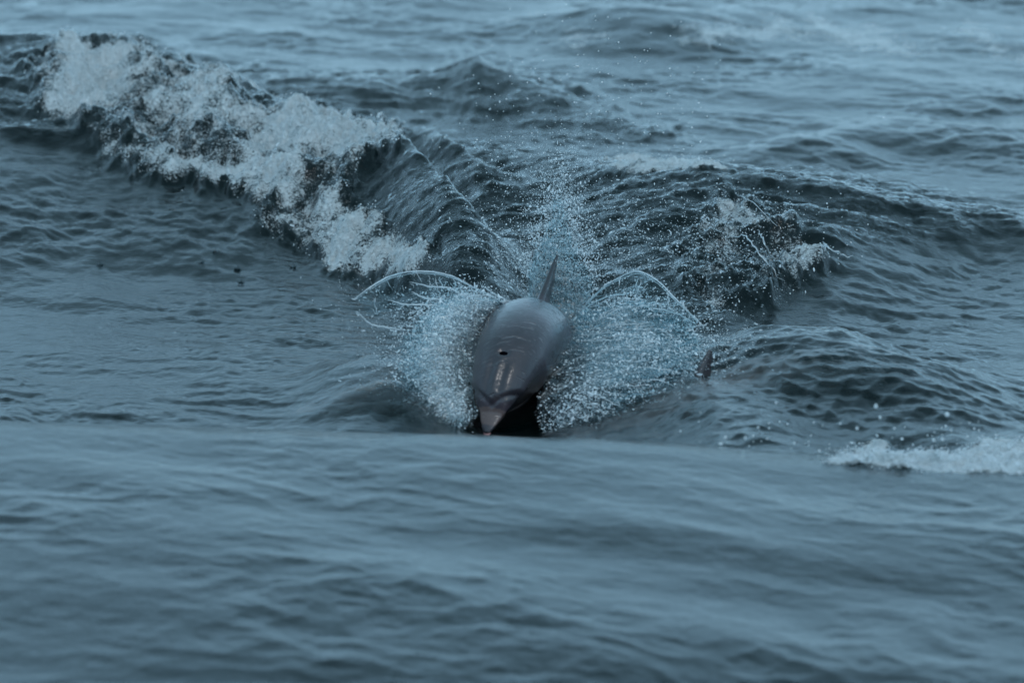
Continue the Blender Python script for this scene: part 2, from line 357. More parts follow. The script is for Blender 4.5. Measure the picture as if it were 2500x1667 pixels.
# ------------------------------------------------------------------ the dolphins
def make_skin(ca=(.026, .020, .027, 1), cb=(.078, .062, .082, 1), name='dolphin_skin'):
    m, t = mat(name); o = N(t, 'ShaderNodeOutputMaterial')
    tc = N(t, 'ShaderNodeTexCoord'); P = tc.outputs['Object']
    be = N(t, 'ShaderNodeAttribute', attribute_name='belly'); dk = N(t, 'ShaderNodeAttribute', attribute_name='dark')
    n1 = N(t, 'ShaderNodeTexNoise', Scale=5.0, Detail=6.0, Roughness=.6, Distortion=.6); t.links.new(P, n1.inputs['Vector'])
    n2 = N(t, 'ShaderNodeTexNoise', Scale=60.0, Detail=3.0); t.links.new(P, n2.inputs['Vector'])
    r = N(t, 'ShaderNodeValToRGB'); r.color_ramp.elements[0].position = .35; r.color_ramp.elements[1].position = .68
    r.color_ramp.elements[0].color = ca; r.color_ramp.elements[1].color = cb
    t.links.new(n1.outputs['Fac'], r.inputs['Fac'])
    # old tooth rakes and scratches: long thin pale lines
    mp = N(t, 'ShaderNodeMapping'); mp.inputs['Scale'].default_value = (6, 45, 20); mp.inputs['Rotation'].default_value = (.2, .1, .5)
    t.links.new(P, mp.inputs['Vector'])
    n3 = N(t, 'ShaderNodeTexNoise', Scale=1.6, Detail=3.0, Distortion=.4); t.links.new(mp.outputs[0], n3.inputs['Vector'])
    sc_ = math_n(t, 'MULTIPLY', math_n(t, 'SUBTRACT', n3.outputs['Fac'], .60), 9., clamp=True)
    c1 = N(t, 'ShaderNodeMix', data_type='RGBA'); t.links.new(math_n(t, 'MULTIPLY', sc_, .5), c1.inputs['Factor'])
    t.links.new(r.outputs[0], c1.inputs['A']); c1.inputs['B'].default_value = (.26, .26, .29, 1)
    c2 = N(t, 'ShaderNodeMix', data_type='RGBA'); t.links.new(be.outputs['Fac'], c2.inputs['Factor'])
    t.links.new(c1.outputs['Result'], c2.inputs['A']); c2.inputs['B'].default_value = (.17, .115, .095, 1)
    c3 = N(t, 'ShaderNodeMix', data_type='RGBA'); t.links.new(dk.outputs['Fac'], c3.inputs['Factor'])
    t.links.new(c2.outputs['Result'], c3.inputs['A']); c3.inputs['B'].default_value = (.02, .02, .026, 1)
    p = N(t, 'ShaderNodeBsdfPrincipled', Roughness=.5); t.links.new(c3.outputs['Result'], p.inputs['Base Color'])
    p.inputs['Coat Weight'].default_value = 1.0; p.inputs['Coat Roughness'].default_value = .16; p.inputs['Coat IOR'].default_value = 1.33
    rr = N(t, 'ShaderNodeMapRange'); rr.inputs[3].default_value = .04; rr.inputs[4].default_value = .16; t.links.new(n1.outputs['Fac'], rr.inputs[0]); t.links.new(rr.outputs[0], p.inputs['Coat Roughness'])
    hs = math_n(t, 'ADD', math_n(t, 'MULTIPLY', n2.outputs['Fac'], .35), math_n(t, 'ADD', math_n(t, 'MULTIPLY', n1.outputs['Fac'], .8), math_n(t, 'MULTIPLY', sc_, -.6)))
    b = N(t, 'ShaderNodeBump', Strength=.7, Distance=.007); t.links.new(hs, b.inputs['Height'])
    t.links.new(b.outputs[0], p.inputs['Normal']); t.links.new(b.outputs[0], p.inputs['Coat Normal'])
    t.links.new(p.outputs[0], o.inputs['Surface']); return m
M_SKIN = make_skin(); M_SKIN2 = make_skin((.18, .125, .115, 1), (.26, .19, .175, 1), 'dolphin_skin_brown')
M_BLACK = simple('blowhole_black', (.002, .002, .003, 1), 1.0)
for _n in M_BLACK.node_tree.nodes:
    if _n.type == 'BSDF_PRINCIPLED': _n.inputs['Specular IOR Level'].default_value = 0
M_LIP = simple('pink_lip', (.35, .18, .18, 1), .35)
M_EYE = simple('eye_dark', (.01, .01, .01, 1), .1)

HWS = np.array([0, .010, .025, .065, .105, .125, .145, .175, .225, .30, .43, .65, .9, 1.15, 1.45, 1.8, 2.1, 2.3, 2.42])
HWV = np.array([.004, .022, .032, .050, .064, .078, .094, .112, .146, .178, .208, .232, .250, .25, .215, .12, .05, .03, .012])
HTV = np.array([.004, .014, .018, .024, .034, .050, .078, .108, .142, .178, .205, .230, .250, .25, .215, .15, .09, .05, .012])
HDV = np.array([0, .006, .010, .014, .020, .040, .066, .090, .112, .132, .156, .175, .19, .185, .15, .10, .06, .03, .01])  # dorsal height over the axis

def build_dolphin(name, pitch, yaw, tip, roll=0.0, L=2.42):
    """pitch/yaw: functions of arc length from the snout. Returns object with the body as one skin."""
    ns, nth = 240, 96
    wk = np.interp(HWS, [0, .18, .3, 3], [1, .94, .87, .87])
    S = np.concatenate([np.linspace(0, .5, 110)[:-1], np.linspace(.5, L, ns - 109)])
    fine = np.linspace(0, L, 1200); ds = fine[1] - fine[0]
    al = pitch(fine); ya = yaw(fine)
    dirs = np.stack([np.sin(ya) * np.cos(al), np.cos(ya) * np.cos(al), np.sin(al)], -1)    # towards the tail
    pos = np.vstack([[0, 0, 0], np.cumsum(dirs[:-1] * ds, 0)]) + np.array(tip)
    def frame(s):
        p = np.array([np.interp(s, fine, pos[:, k]) for k in range(3)]); d = np.array([np.interp(s, fine, dirs[:, k]) for k in range(3)]); d /= np.linalg.norm(d)
        side = np.cross(d, [0, 0, 1]); side /= np.linalg.norm(side)                       # animal's left/right
        up = np.cross(side, d)
        c, q = math.cos(roll), math.sin(roll)
        return p, d, side * c + up * q, up * c - side * q
    from math import exp
    verts = []; th = np.linspace(0, 2 * np.pi, nth, endpoint=False)
    for s in S:
        p, d, sd, up = frame(s)
        hw = np.interp(s, HWS, HWV * wk); ht = np.interp(s, HWS, HTV); hd = np.interp(s, HWS, HDV)
        cx = np.sin(th); cz = np.cos(th)                                                   # theta 0 is the back
        x = hw * np.sign(cx) * np.abs(cx) ** .95
        z = np.where(cz > 0, hd * np.abs(cz) ** .92, -(2 * ht - hd) * .80 * np.abs(cz) ** .95 * 1.0)
        low = sstep(-cz, -.30, .30) * sstep(np.array(s), .11, .15) * (1 - sstep(np.array(s), .24, .44))
        x = x * (1 - .36 * low)
        # relief of the head
        rad = np.zeros(nth)
        w_ = x / max(hw, 1e-4)
        if s > .13:
            m = .6 * np.clip((s - .13) / .06, 0, 1) * np.clip((.345 - s) / .06, 0, 1)
            rad += m * (cz > 0) * (.008 * np.exp(-((x + .0) / .013) ** 2) - .010 * np.exp(-((np.abs(x) - .032) / .014) ** 2) + .006 * np.exp(-((np.abs(x) - .065) / .02) ** 2))
        # crease where the melon meets the beak: a V pointing down the beak
        sc0 = .130 + .80 * np.abs(x) ** 1.1
        rad -= .012 * np.exp(-((s - sc0) / .009) ** 2) * sstep(cz, -.1, .25) * (s < .3)
        rad += .003 * np.exp(-((s - sc0 - .022) / .012) ** 2) * sstep(cz, -.1, .25) * (s < .3)
        # mouth line along the side of the beak and up the cheek
        if s < .34:
            zm = -.004 - .20 * max(0, s - .14)
            rad -= .007 * np.exp(-((z - zm) / .005) ** 2) * np.clip((.34 - s) / .05, 0, 1) * np.clip(s / .02, 0, 1)
        # blowhole dimple
        rad -= .020 * np.exp(-((s - .355) / .014) ** 2 - (x / .024) ** 4) * (cz > 0)
        rad += .005 * np.exp(-((s - .335) / .010) ** 2 - (x / .035) ** 2) * (cz > 0)
        # hump before the fin, spine line
        rad += .012 * np.exp(-(x / .05) ** 2) * exp(-((s - 1.12) / .25) ** 2) * (cz > 0)
        rr = np.hypot(x, z) + 1e-6
        x = x + x / rr * rad; z = z + z / rr * rad
        verts.append(p[None] + x[:, None] * sd[None] + z[:, None] * up[None])
    V = np.concatenate(verts); faces = []
    n = len(S)
    for i in range(n - 1):
        a = i * nth; b = a + nth
        for j in range(nth):
            k = (j + 1) % nth; faces.append((a + j, b + j, b + k, a + k))
    faces.append(tuple(range(nth))); faces.append(tuple(reversed(range((n - 1) * nth, n * nth))))
    V = list(map(tuple, V))
    def add_foil(outline_fn, nspan=18, nch=20):
        """a fin: for span t in 0..1 gives leading point, trailing point and thickness vector"""
        base = len(V)
        for i in range(nspan):
            t = i / (nspan - 1); le, te, tv = outline_fn(t)
            for j in range(nch):
                a = 2 * math.pi * j / nch; c = .5 - .5 * math.cos(a)
                prof = math.sin(a) * (1 - .55 * c)
                V.append(tuple(le + (te - le) * c + tv * prof))
        for i in range(nspan - 1):
            for j in range(nch):
                k = (j + 1) % nch; a = base + i * nch; b = a + nch
                faces.append((a + j, a + k, b + k, b + j))
        faces.append(tuple(base + j for j in reversed(range(nch)))); faces.append(tuple(base + (nspan - 1) * nch + j for j in range(nch)))
    # dorsal fin, swept back
    def dorsal(t):
        p, d, sd, up = frame(1.06); h = -.04 + (FINH + .04) * t
        le = p + up * (.17 + h) + d * (.02 + .30 * FINH / .285 * max(t, 0) ** 1.15)
        ch = (.34 * (1 - t) ** .75 + .018) * (FINH / .285)
        te = le + d * ch * (1 - .18 * math.sin(math.pi * t)) + up * (-.02 * (1 - t))
        return le + sd * FINLEAN * t, te + sd * FINLEAN * t, sd * (.040 * (1 - t) ** .7 + .005 + .03 * max(0, .22 - t))
    add_foil(dorsal)
    for sg in (-1, 1):
        def pec(t):
            p, d, sd, up = frame(.62); s_ = sd * sg
            le = p + s_ * (.15 + .12 * t) - up * (.18 + .26 * t) + d * (.0 + .26 * t ** 1.3)
            te = le + d * (.17 * (1 - t) ** .6 + .01)
            return le, te, (up * .8 + s_ * .4) * (.02 * (1 - t) + .004)
        add_foil(pec)
        def fluke(t):
            p, d, sd, up = frame(L - .12)
            le = p + sd * sg * .30 * t + d * (.0 + .18 * t ** 1.2)
            return le, le + d * (.17 * (1 - t) ** .7 + .01), up * (.018 * (1 - t) + .003)
        add_foil(fluke)
    me = bpy.data.meshes.new(name); me.from_pydata(V, [], faces); me.update()
    tmp = bpy.data.objects.new(name, me); COL.objects.link(tmp)
    rm = tmp.modifiers.new('r', 'REMESH'); rm.mode = 'VOXEL'; rm.voxel_size = .0065; rm.use_smooth_shade = True
    sm = tmp.modifiers.new('s', 'SMOOTH'); sm.iterations = 3; sm.factor = .5
    dg = bpy.context.evaluated_depsgraph_get()
    me2 = bpy.data.meshes.new_from_object(tmp.evaluated_get(dg)); tmp.data = me2; tmp.modifiers.clear(); bpy.data.meshes.remove(me)
    me2.name = name
    nv = len(me2.vertices); co = np.empty(nv * 3); me2.vertices.foreach_get('co', co); co = co.reshape(-1, 3)
    # colour zones, plus painted face shade, from where each point lies round the body
    Sa = np.linspace(0, L, 90); F = [frame(s) for s in Sa]; PP = np.array([f[0] for f in F]); UPS = np.array([f[3] for f in F]); SDS = np.array([f[2] for f in F])
    bel = np.zeros(nv); drk = np.zeros(nv)
    for c in range(0, nv, 20000):
        q = co[c:c + 20000]; dd = ((q[:, None] - PP[None]) ** 2).sum(-1); i = dd.argmin(1)
        rel = q - PP[i]; z = (rel * UPS[i]).sum(1); x = (rel * SDS[i]).sum(1)
        ht = np.interp(Sa[i], HWS, HTV)
        bel[c:c + 20000] = sstep(-z / ht, -.02, .55) * sstep(Sa[i], .16, .3)
        bel[c:c + 20000] = np.maximum(bel[c:c + 20000], .45 * sstep(-Sa[i], -.135, -.11) * sstep(Sa[i], .03, .06))
        drk[c:c + 20000] = np.clip(sstep(z, .195 if FINH > .2 else .15, .25 if FINH > .2 else .19) * .95 * sstep(Sa[i], .9, 1.0) + .75 * sstep(-Sa[i], -.045, -.015) + .7 * sstep(-Sa[i], -.80, -.32) * sstep(Sa[i], .12, .17), 0, 1)  # head dark mixes the cape's own tone with painted shade of the downturned face
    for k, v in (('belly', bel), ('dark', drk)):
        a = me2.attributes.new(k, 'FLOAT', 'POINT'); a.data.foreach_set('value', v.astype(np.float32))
    me2.polygons.foreach_set('use_smooth', np.ones(len(me2.polygons), bool))
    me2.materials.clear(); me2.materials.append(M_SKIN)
    return tmp, frame

import bmesh
def ellip(name, c, axes, rad, material, parent, seg=24):
    bm = bmesh.new(); bmesh.ops.create_uvsphere(bm, u_segments=seg, v_segments=seg // 2, radius=1)
    A = np.array(axes)
    for v in bm.verts:
        p = np.array(v.co) * np.array(rad); v.co = Vector(np.array(c) + A.T @ p)
    me = bpy.data.meshes.new(name); bm.to_mesh(me); bm.free(); me.materials.append(material)
    me.polygons.foreach_set('use_smooth', np.ones(len(me.polygons), bool))
    o = bpy.data.objects.new(name, me); COL.objects.link(o); o.parent = parent; return o

def tag(o, label=None, cat=None, group=None, kind=None):
    if label: o['label'] = label
    if cat: o['category'] = cat
    if group: o['group'] = group
    if kind: o['kind'] = kind
    return o

FINLEAN = .02; FINH = .285
TIP = at_y(1186, 1058, -.98)
pit = lambda s: R(1) * np.interp(s, [0, .12, .36, .6, .9, 1.15, 1.8, 2.42], [50, 47, 29, 6, -10, -22, -42, -50])
ywf = lambda s: R(1) * np.interp(s, [0, .3, .7, 1.0, 1.3, 2.4], [24, 20, 8, 8, 18, 34])
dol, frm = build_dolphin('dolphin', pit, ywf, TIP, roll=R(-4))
tag(dol, 'grey dolphin bursting through the water towards the camera with its fin raised', 'dolphin')
p, d, sd, up = frm(.355)
bh = float(np.interp(.355, HWS, HDV))
_ok, _loc, _n, _i = dol.ray_cast(Vector(p + up * .5), Vector(-up))
if _ok: ellip('blowhole', np.array(_loc) + np.array(_n) * .003, [sd, np.cross(np.array(_n), sd), np.array(_n)], [.026, .015, .0075], M_BLACK, dol)
for sg in (-1, 1):
    p, d, sd, up = frm(.30)
    ellip('eye', p + sd * sg * .178 - up * .05, [d, up, sd], [.014, .010, .010], M_EYE, dol)
p, d, sd, up = frm(.012)
ellip('lower_lip', p - up * .014, [sd, d, up], [.018, .022, .010], M_LIP, dol)

# ------------------------------------------------------------------ thrown water
def make_drop(white=.35, name='water_drop'):
    m, t = mat(name); o = N(t, 'ShaderNodeOutputMaterial')
    f = N(t, 'ShaderNodeFresnel', IOR=1.33); g = N(t, 'ShaderNodeBsdfGlossy', Roughness=.08); g.inputs['Color'].default_value = (1, 1, 1, 1)
    r = N(t, 'ShaderNodeBsdfRefraction', Roughness=0, IOR=1.33)
    a = N(t, 'ShaderNodeMixShader'); t.links.new(f.outputs[0], a.inputs[0]); t.links.new(r.outputs[0], a.inputs[1]); t.links.new(g.outputs[0], a.inputs[2])
    b = N(t, 'ShaderNodeMixShader', Fac=white); t.links.new(a.outputs[0], b.inputs[1]); t.links.new(foam_bsdf(t, None, (.76, .85, .9, 1)), b.inputs[2])
    t.links.new(b.outputs[0], o.inputs['Surface']); return m
M_DROP = make_drop(.78); M_DROPC = make_drop(.3, 'clear_drop'); M_RIM = make_drop(.5, 'water_rim')
def make_curtain(name, cover, us, vs):
    """thin torn film of bubbles and water: streaked along the way it was thrown"""
    m, t = mat(name); o = N(t, 'ShaderNodeOutputMaterial')
    geo = N(t, 'ShaderNodeNewGeometry'); au = N(t, 'ShaderNodeAttribute', attribute_name='u'); av = N(t, 'ShaderNodeAttribute', attribute_name='v'); ae = N(t, 'ShaderNodeAttribute', attribute_name='edge')
    c = N(t, 'ShaderNodeCombineXYZ'); t.links.new(math_n(t, 'MULTIPLY', au.outputs['Fac'], us), c.inputs[0]); t.links.new(math_n(t, 'MULTIPLY', av.outputs['Fac'], vs), c.inputs[1])
    n1 = N(t, 'ShaderNodeTexNoise', Scale=1.0, Detail=5.0, Roughness=.65, Distortion=.7); t.links.new(c.outputs[0], n1.inputs['Vector'])
    n2 = N(t, 'ShaderNodeTexNoise', Scale=42.0, Detail=4.0, Roughness=.72, Distortion=.6); t.links.new(geo.outputs['Position'], n2.inputs['Vector'])
    n3 = N(t, 'ShaderNodeTexNoise', Scale=7.0, Detail=3.0, Roughness=.6); t.links.new(geo.outputs['Position'], n3.inputs['Vector'])
    s = math_n(t, 'ADD', math_n(t, 'MULTIPLY', n1.outputs['Fac'], .6), math_n(t, 'ADD', math_n(t, 'MULTIPLY', n2.outputs['Fac'], 1.8), math_n(t, 'MULTIPLY', n3.outputs['Fac'], 1.1)))
    s = math_n(t, 'ADD', math_n(t, 'SUBTRACT', s, 1.82 + (1 - cover) * .5), math_n(t, 'MULTIPLY', ae.outputs['Fac'], -.9))
    mask = math_n(t, 'MULTIPLY', math_n(t, 'MULTIPLY', s, 4.5, clamp=True), .9)
    b = N(t, 'ShaderNodeBump', Strength=1.0, Distance=.02); t.links.new(math_n(t, 'ADD', n1.outputs['Fac'], n2.outputs['Fac']), b.inputs['Height'])
    fo = foam_bsdf(t, b.outputs[0], (.66, .72, .75, 1))
    f = N(t, 'ShaderNodeFresnel', IOR=1.33); t.links.new(b.outputs[0], f.inputs['Normal'])
    g = N(t, 'ShaderNodeBsdfGlossy', Roughness=.12); g.inputs['Color'].default_value = (1, 1, 1, 1); t.links.new(b.outputs[0], g.inputs['Normal'])
    tr = N(t, 'ShaderNodeBsdfTransparent'); tr.inputs['Color'].default_value = (.86, .94, .96, 1)
    film = N(t, 'ShaderNodeMixShader'); t.links.new(math_n(t, 'MULTIPLY', f.outputs[0], math_n(t, 'SUBTRACT', 1.0, ae.outputs['Fac'], clamp=True)), film.inputs[0]); t.links.new(tr.outputs[0], film.inputs[1]); t.links.new(g.outputs[0], film.inputs[2])
    e = N(t, 'ShaderNodeMixShader'); t.links.new(mask, e.inputs[0]); t.links.new(film.outputs[0], e.inputs[1]); t.links.new(fo, e.inputs[2])
    t.links.new(e.outputs[0], o.inputs['Surface']); return m
M_CURT = make_curtain('splash_film', .95, 34, 7); M_FILM = make_curtain('clear_film', .42, 60, 3)

_ng = {}
def drop_group(material):
    if material.name in _ng: return _ng[material.name]
    g = bpy.data.node_groups.new('scatter_' + material.name, 'GeometryNodeTree')
    g.interface.new_socket('Geometry', in_out='INPUT', socket_type='NodeSocketGeometry'); g.interface.new_socket('Geometry', in_out='OUTPUT', socket_type='NodeSocketGeometry')
    i = g.nodes.new('NodeGroupInput'); o = g.nodes.new('NodeGroupOutput')
    ico = g.nodes.new('GeometryNodeMeshIcoSphere'); ico.inputs['Radius'].default_value = 1; ico.inputs['Subdivisions'].default_value = 2
    sh = g.nodes.new('GeometryNodeSetShadeSmooth'); sm = g.nodes.new('GeometryNodeSetMaterial'); sm.inputs['Material'].default_value = material
    ip = g.nodes.new('GeometryNodeInstanceOnPoints')
    a1 = g.nodes.new('GeometryNodeInputNamedAttribute'); a1.data_type = 'FLOAT_VECTOR'; a1.inputs[0].default_value = 'scl'
    a2 = g.nodes.new('GeometryNodeInputNamedAttribute'); a2.data_type = 'FLOAT_VECTOR'; a2.inputs[0].default_value = 'rot'
    er = g.nodes.new('FunctionNodeEulerToRotation')
    L = g.links.new
    L(i.outputs[0], ip.inputs['Points']); L(ico.outputs['Mesh'], sh.inputs[0]); L(sh.outputs[0], sm.inputs['Geometry']); L(sm.outputs[0], ip.inputs['Instance'])
    L(a1.outputs[0], ip.inputs['Scale']); L(a2.outputs[0], er.inputs[0]); L(er.outputs[0], ip.inputs['Rotation']); L(ip.outputs[0], o.inputs[0])
    _ng[material.name] = g; return g
def drops(name, P, r, dirs=None, stretch=1.0, material=None, parent=None):
    P = np.asarray(P, float); n = len(P); r = np.broadcast_to(r, n)
    me = bpy.data.meshes.new(name); me.vertices.add(n); me.vertices.foreach_set('co', P.astype(np.float32).ravel())
    st_ = rng.random((n, 3)); scl = np.stack([r * (.55 + .7 * st_[:, 0]), r * (.55 + .7 * st_[:, 1]), r * stretch * (.7 + 1.9 * st_[:, 2] ** 3)], -1); rot = rng.random((n, 3)) * 6.28
    if dirs is not None:
        dirs = np.asarray(dirs, float); dirs = dirs / (np.linalg.norm(dirs, axis=1, keepdims=True) + 1e-9)
        rot = np.stack([np.zeros(n), np.arccos(np.clip(dirs[:, 2], -1, 1)), np.arctan2(dirs[:, 1], dirs[:, 0])], -1)
    for k, v in (('scl', scl), ('rot', rot)):
        a = me.attributes.new(k, 'FLOAT_VECTOR', 'POINT'); a.data.foreach_set('vector', v.astype(np.float32).ravel())
    o = bpy.data.objects.new(name, me); COL.objects.link(o); o.parent = parent; o['kind'] = 'stuff'
    md = o.modifiers.new('scatter', 'NODES'); md.node_group = drop_group(material or M_DROP)
    return o
def catmull(P, n):
    P = np.asarray(P, float); seg = np.linalg.norm(np.diff(P, axis=0), axis=1); t = np.concatenate([[0], np.cumsum(seg)]); T = np.linspace(0, t[-1], n)
    m = np.gradient(P, t, axis=0); out = np.zeros((n, P.shape[1]))
    for k, q in enumerate(T):
        i = min(np.searchsorted(t, q, 'right') - 1, len(t) - 2); h = t[i + 1] - t[i]; s = (q - t[i]) / h
        out[k] = (2 * s**3 - 3 * s**2 + 1) * P[i] + (s**3 - 2 * s**2 + s) * h * m[i] + (-2 * s**3 + 3 * s**2) * P[i + 1] + (s**3 - s**2) * h * m[i + 1]
    return out
def pts(lst): return np.array([at_y(a, b, y) for a, b, y in lst])
def tubes(name, curves, material, parent, sides=7):
    V = []; F = []
    for P, rad in curves:
        n = len(P); T = np.gradient(P, axis=0); T /= np.linalg.norm(T, axis=1, keepdims=True) + 1e-9
        A = np.cross(T, [.13, .9, .4]); A /= np.linalg.norm(A, axis=1, keepdims=True) + 1e-9; B = np.cross(T, A)
        b0 = len(V)
        for i in range(n):
            for j in range(sides):
                a = 2 * math.pi * j / sides
                V.append(tuple(P[i] + rad[i] * (math.cos(a) * A[i] + math.sin(a) * B[i])))
        for i in range(n - 1):
            for j in range(sides):
                k = (j + 1) % sides; a = b0 + i * sides; b = a + sides; F.append((a + j, a + k, b + k, b + j))
        F.append(tuple(b0 + j for j in reversed(range(sides)))); F.append(tuple(b0 + (n - 1) * sides + j for j in range(sides)))
    me = bpy.data.meshes.new(name); me.from_pydata(V, [], F); me.polygons.foreach_set('use_smooth', np.ones(len(F), bool)); me.materials.append(material)
    o = bpy.data.objects.new(name, me); COL.objects.link(o); o.parent = parent; return o
def surf(att, rim, bulge, nu, nv, seed, jag=.04, disp=.02, gamma=1.0, sag=0.0):
    A = catmull(att, nu); B = catmull(rim, nu)
    u = np.linspace(0, 1, nu); v = np.linspace(0, 1, nv); UU_, VV = np.meshgrid(u, v, indexing='ij')
    len_ = 1 + jag * fbm(UU_ * 30, UU_ * 0, 1, 3, .6, seed) * 2
    w_ = (VV * len_)[..., None]
    P = A[:, None] * (1 - w_) + B[:, None] * w_
    q = np.sin(np.pi * np.clip(VV, 0, 1) ** gamma)[..., None]
    P = P + q * np.array(bulge)
    nz = fbm(P[..., 0] + P[..., 1], P[..., 2] + .3 * P[..., 1], .16, 5, .6, seed + 3); n2 = fbm(P[..., 0], P[..., 2] + P[..., 1], .3, 3, .5, seed + 7)
    P[..., 1] -= disp * 2 * nz * sstep(VV, 0, .15); P[..., 2] += disp * 1.2 * n2 * sstep(VV, 0, .2)
    return P, UU_, VV
def curtain(name, att, rim, bulge, parent, material, nu=150, nv=90, seed=0, jag=.05, disp=.02, gamma=1.0, e0=.55):
    P, a, b = surf(att, rim, bulge, nu, nv, seed, jag, disp, gamma)
    ed = sstep(b, e0, 1.0) * .8 + .5 * sstep(-a, -.08, 0) + .5 * sstep(a, .92, 1)
    return grid_mesh(name, P, nu, nv, material, {'u': a, 'v': b, 'edge': np.clip(ed, 0, 1)}, parent)
def empty(name, loc):
    o = bpy.data.objects.new(name, None); COL.objects.link(o); o.location = loc; bpy.context.view_layer.update(); return o
def root(name, label, cat, kind=None):
    o = empty(name, (0, 0, 0)); tag(o, label, cat, kind=kind); return o
def spray(att, rim, bulge, n, r0, r1, seed, vpow=.7, jit=.03, over=1.15, gamma=1.0):
    """drops riding on and beyond a thrown sheet, drawn out along its flight"""
    P, a, b = surf(att, rim, bulge, 120, 60, seed, .12, .03, gamma)
    i = rng.integers(0, 119, n); vv = rng.random(n) ** vpow * over; j = np.clip((vv * 59).astype(int), 0, 58)
    D = P[i, j + 1] - P[i, j]; Q = P[i, j] + D * (vv * 59 - j)[:, None] + rng.normal(0, 1, (n, 3)) * (jit * (.3 + vv))[:, None]
    r = r0 * (r1 / r0) ** (rng.random(n) ** 3.2)
    return Q, r, D + rng.normal(0, .3, (n, 3)) * np.linalg.norm(D, axis=1, keepdims=True)
def strands(att, rim, bulge, n, seed, r=.0025, gamma=1.0, v0=(0, .6), ln=(.15, .6)):
    P, a, b = surf(att, rim, bulge, 160, 70, seed, .1, .03, gamma); out = []
    for k in range(n):
        i = rng.uniform(3, 155); s0 = rng.uniform(*v0); s1 = min(1.08, s0 + rng.uniform(*ln)); m = 14
        vs = np.linspace(s0, s1, m); dr = np.cumsum(rng.normal(0, .55, m)); off = rng.normal(0, .02, 3)
        ii = np.clip(i + dr, 0, 158).astype(int); jj = np.clip((vs * 69).astype(int), 0, 69)
        Q = P[ii, jj] + off + (vs - 1).clip(0)[:, None] * (P[ii, 69] - P[ii, 60]) * 7
        Q[1:-1] = (Q[:-2] + Q[1:-1] * 2 + Q[2:]) / 4
        rad = r * rng.uniform(.5, 1.5) * np.clip(np.sin(np.linspace(.15, 3.0, m)), .15, 1) * (1 + .35 * rng.normal(0, 1, m)).clip(.4, 1.8)
        out.append((catmull(Q, 28), np.interp(np.linspace(0, m - 1, 28), np.arange(m), rad)))
    return out

# ---- left of the animal
sl_root = root('water_splash', 'frothy curtain of water thrown up on the left side of the leaping dolphin', 'splash')
attL = pts([(1262, 742, -.05), (1215, 765, -.2), (1178, 810, -.35), (1160, 870, -.5), (1152, 925, -.65), (1158, 975, -.8), (1170, 1015, -.85)])
rimL = pts([(1140, 728, -.15), (1070, 742, -.35), (1012, 800, -.55), (980, 880, -.7), (990, 965, -.8), (1030, 1035, -.9), (1105, 1065, -1.0)])
for k, (bu, f) in enumerate([((-.02, -.16, .06), 1.0), ((.0, -.08, .02), .9), ((.0, .02, .0), 1.05)]):
    c_ = curtain('water_sheet', attL, attL + (rimL - attL) * f, bu, sl_root, M_CURT, 170, 110, 200 + 17 * k, .12, .022)
Q, r, D_ = spray(attL, rimL, (-.02, -.15, .06), 8500, .0010, .0058, 201, .7, .035, 1.1); drops('droplets', Q, r, None, 1.2, M_DROP, sl_root)
Q, r, D_ = spray(attL, attL + (rimL - attL) * 1.25, (-.02, -.15, .06), 1600, .0014, .0045, 203, .3, .05, 1.2); drops('droplets', Q, r, D_, 1.5, M_DROPC, sl_root)
tubes('strands', strands(attL, rimL, (-.02, -.18, .07), 60, 205, .0019), M_RIM, sl_root)['kind'] = 'stuff'

# ---- right of the animal
sr_root = root('water_splash', 'wide frothy curtain of water thrown up on the right side of the leaping dolphin', 'splash')
attR = pts([(1400, 775, .0), (1396, 800, -.1), (1375, 850, -.3), (1345, 900, -.45), (1325, 950, -.6), (1310, 1000, -.75), (1325, 1050, -.8)])
rimR = pts([(1560, 730, -.1), (1640, 770, -.25), (1700, 835, -.45), (1660, 900, -.85), (1580, 965, -1.15), (1480, 1028, -1.25), (1370, 1072, -1.1)])
for k, (bu, f) in enumerate([((.02, -.18, .08), 1.0), ((.0, -.10, .03), .88), ((.0, .03, .0), 1.05)]):
    curtain('water_sheet', attR, attR + (rimR - attR) * f, bu, sr_root, M_CURT, 190, 130, 300 + 17 * k, .14, .024)
Q, r, D_ = spray(attR, rimR, (.02, -.17, .08), 12000, .0010, .0058, 301, .7, .035, 1.1); drops('droplets', Q, r, None, 1.2, M_DROP, sr_root)
Q, r, D_ = spray(attR, attR + (rimR - attR) * 1.2, (.02, -.15, .06), 1800, .0014, .0045, 303, .3, .05, 1.2); drops('droplets', Q, r, D_, 1.5, M_DROPC, sr_root)
tubes('strands', strands(attR, rimR, (.02, -.2, .09), 80, 305, .0019), M_RIM, sr_root)['kind'] = 'stuff'

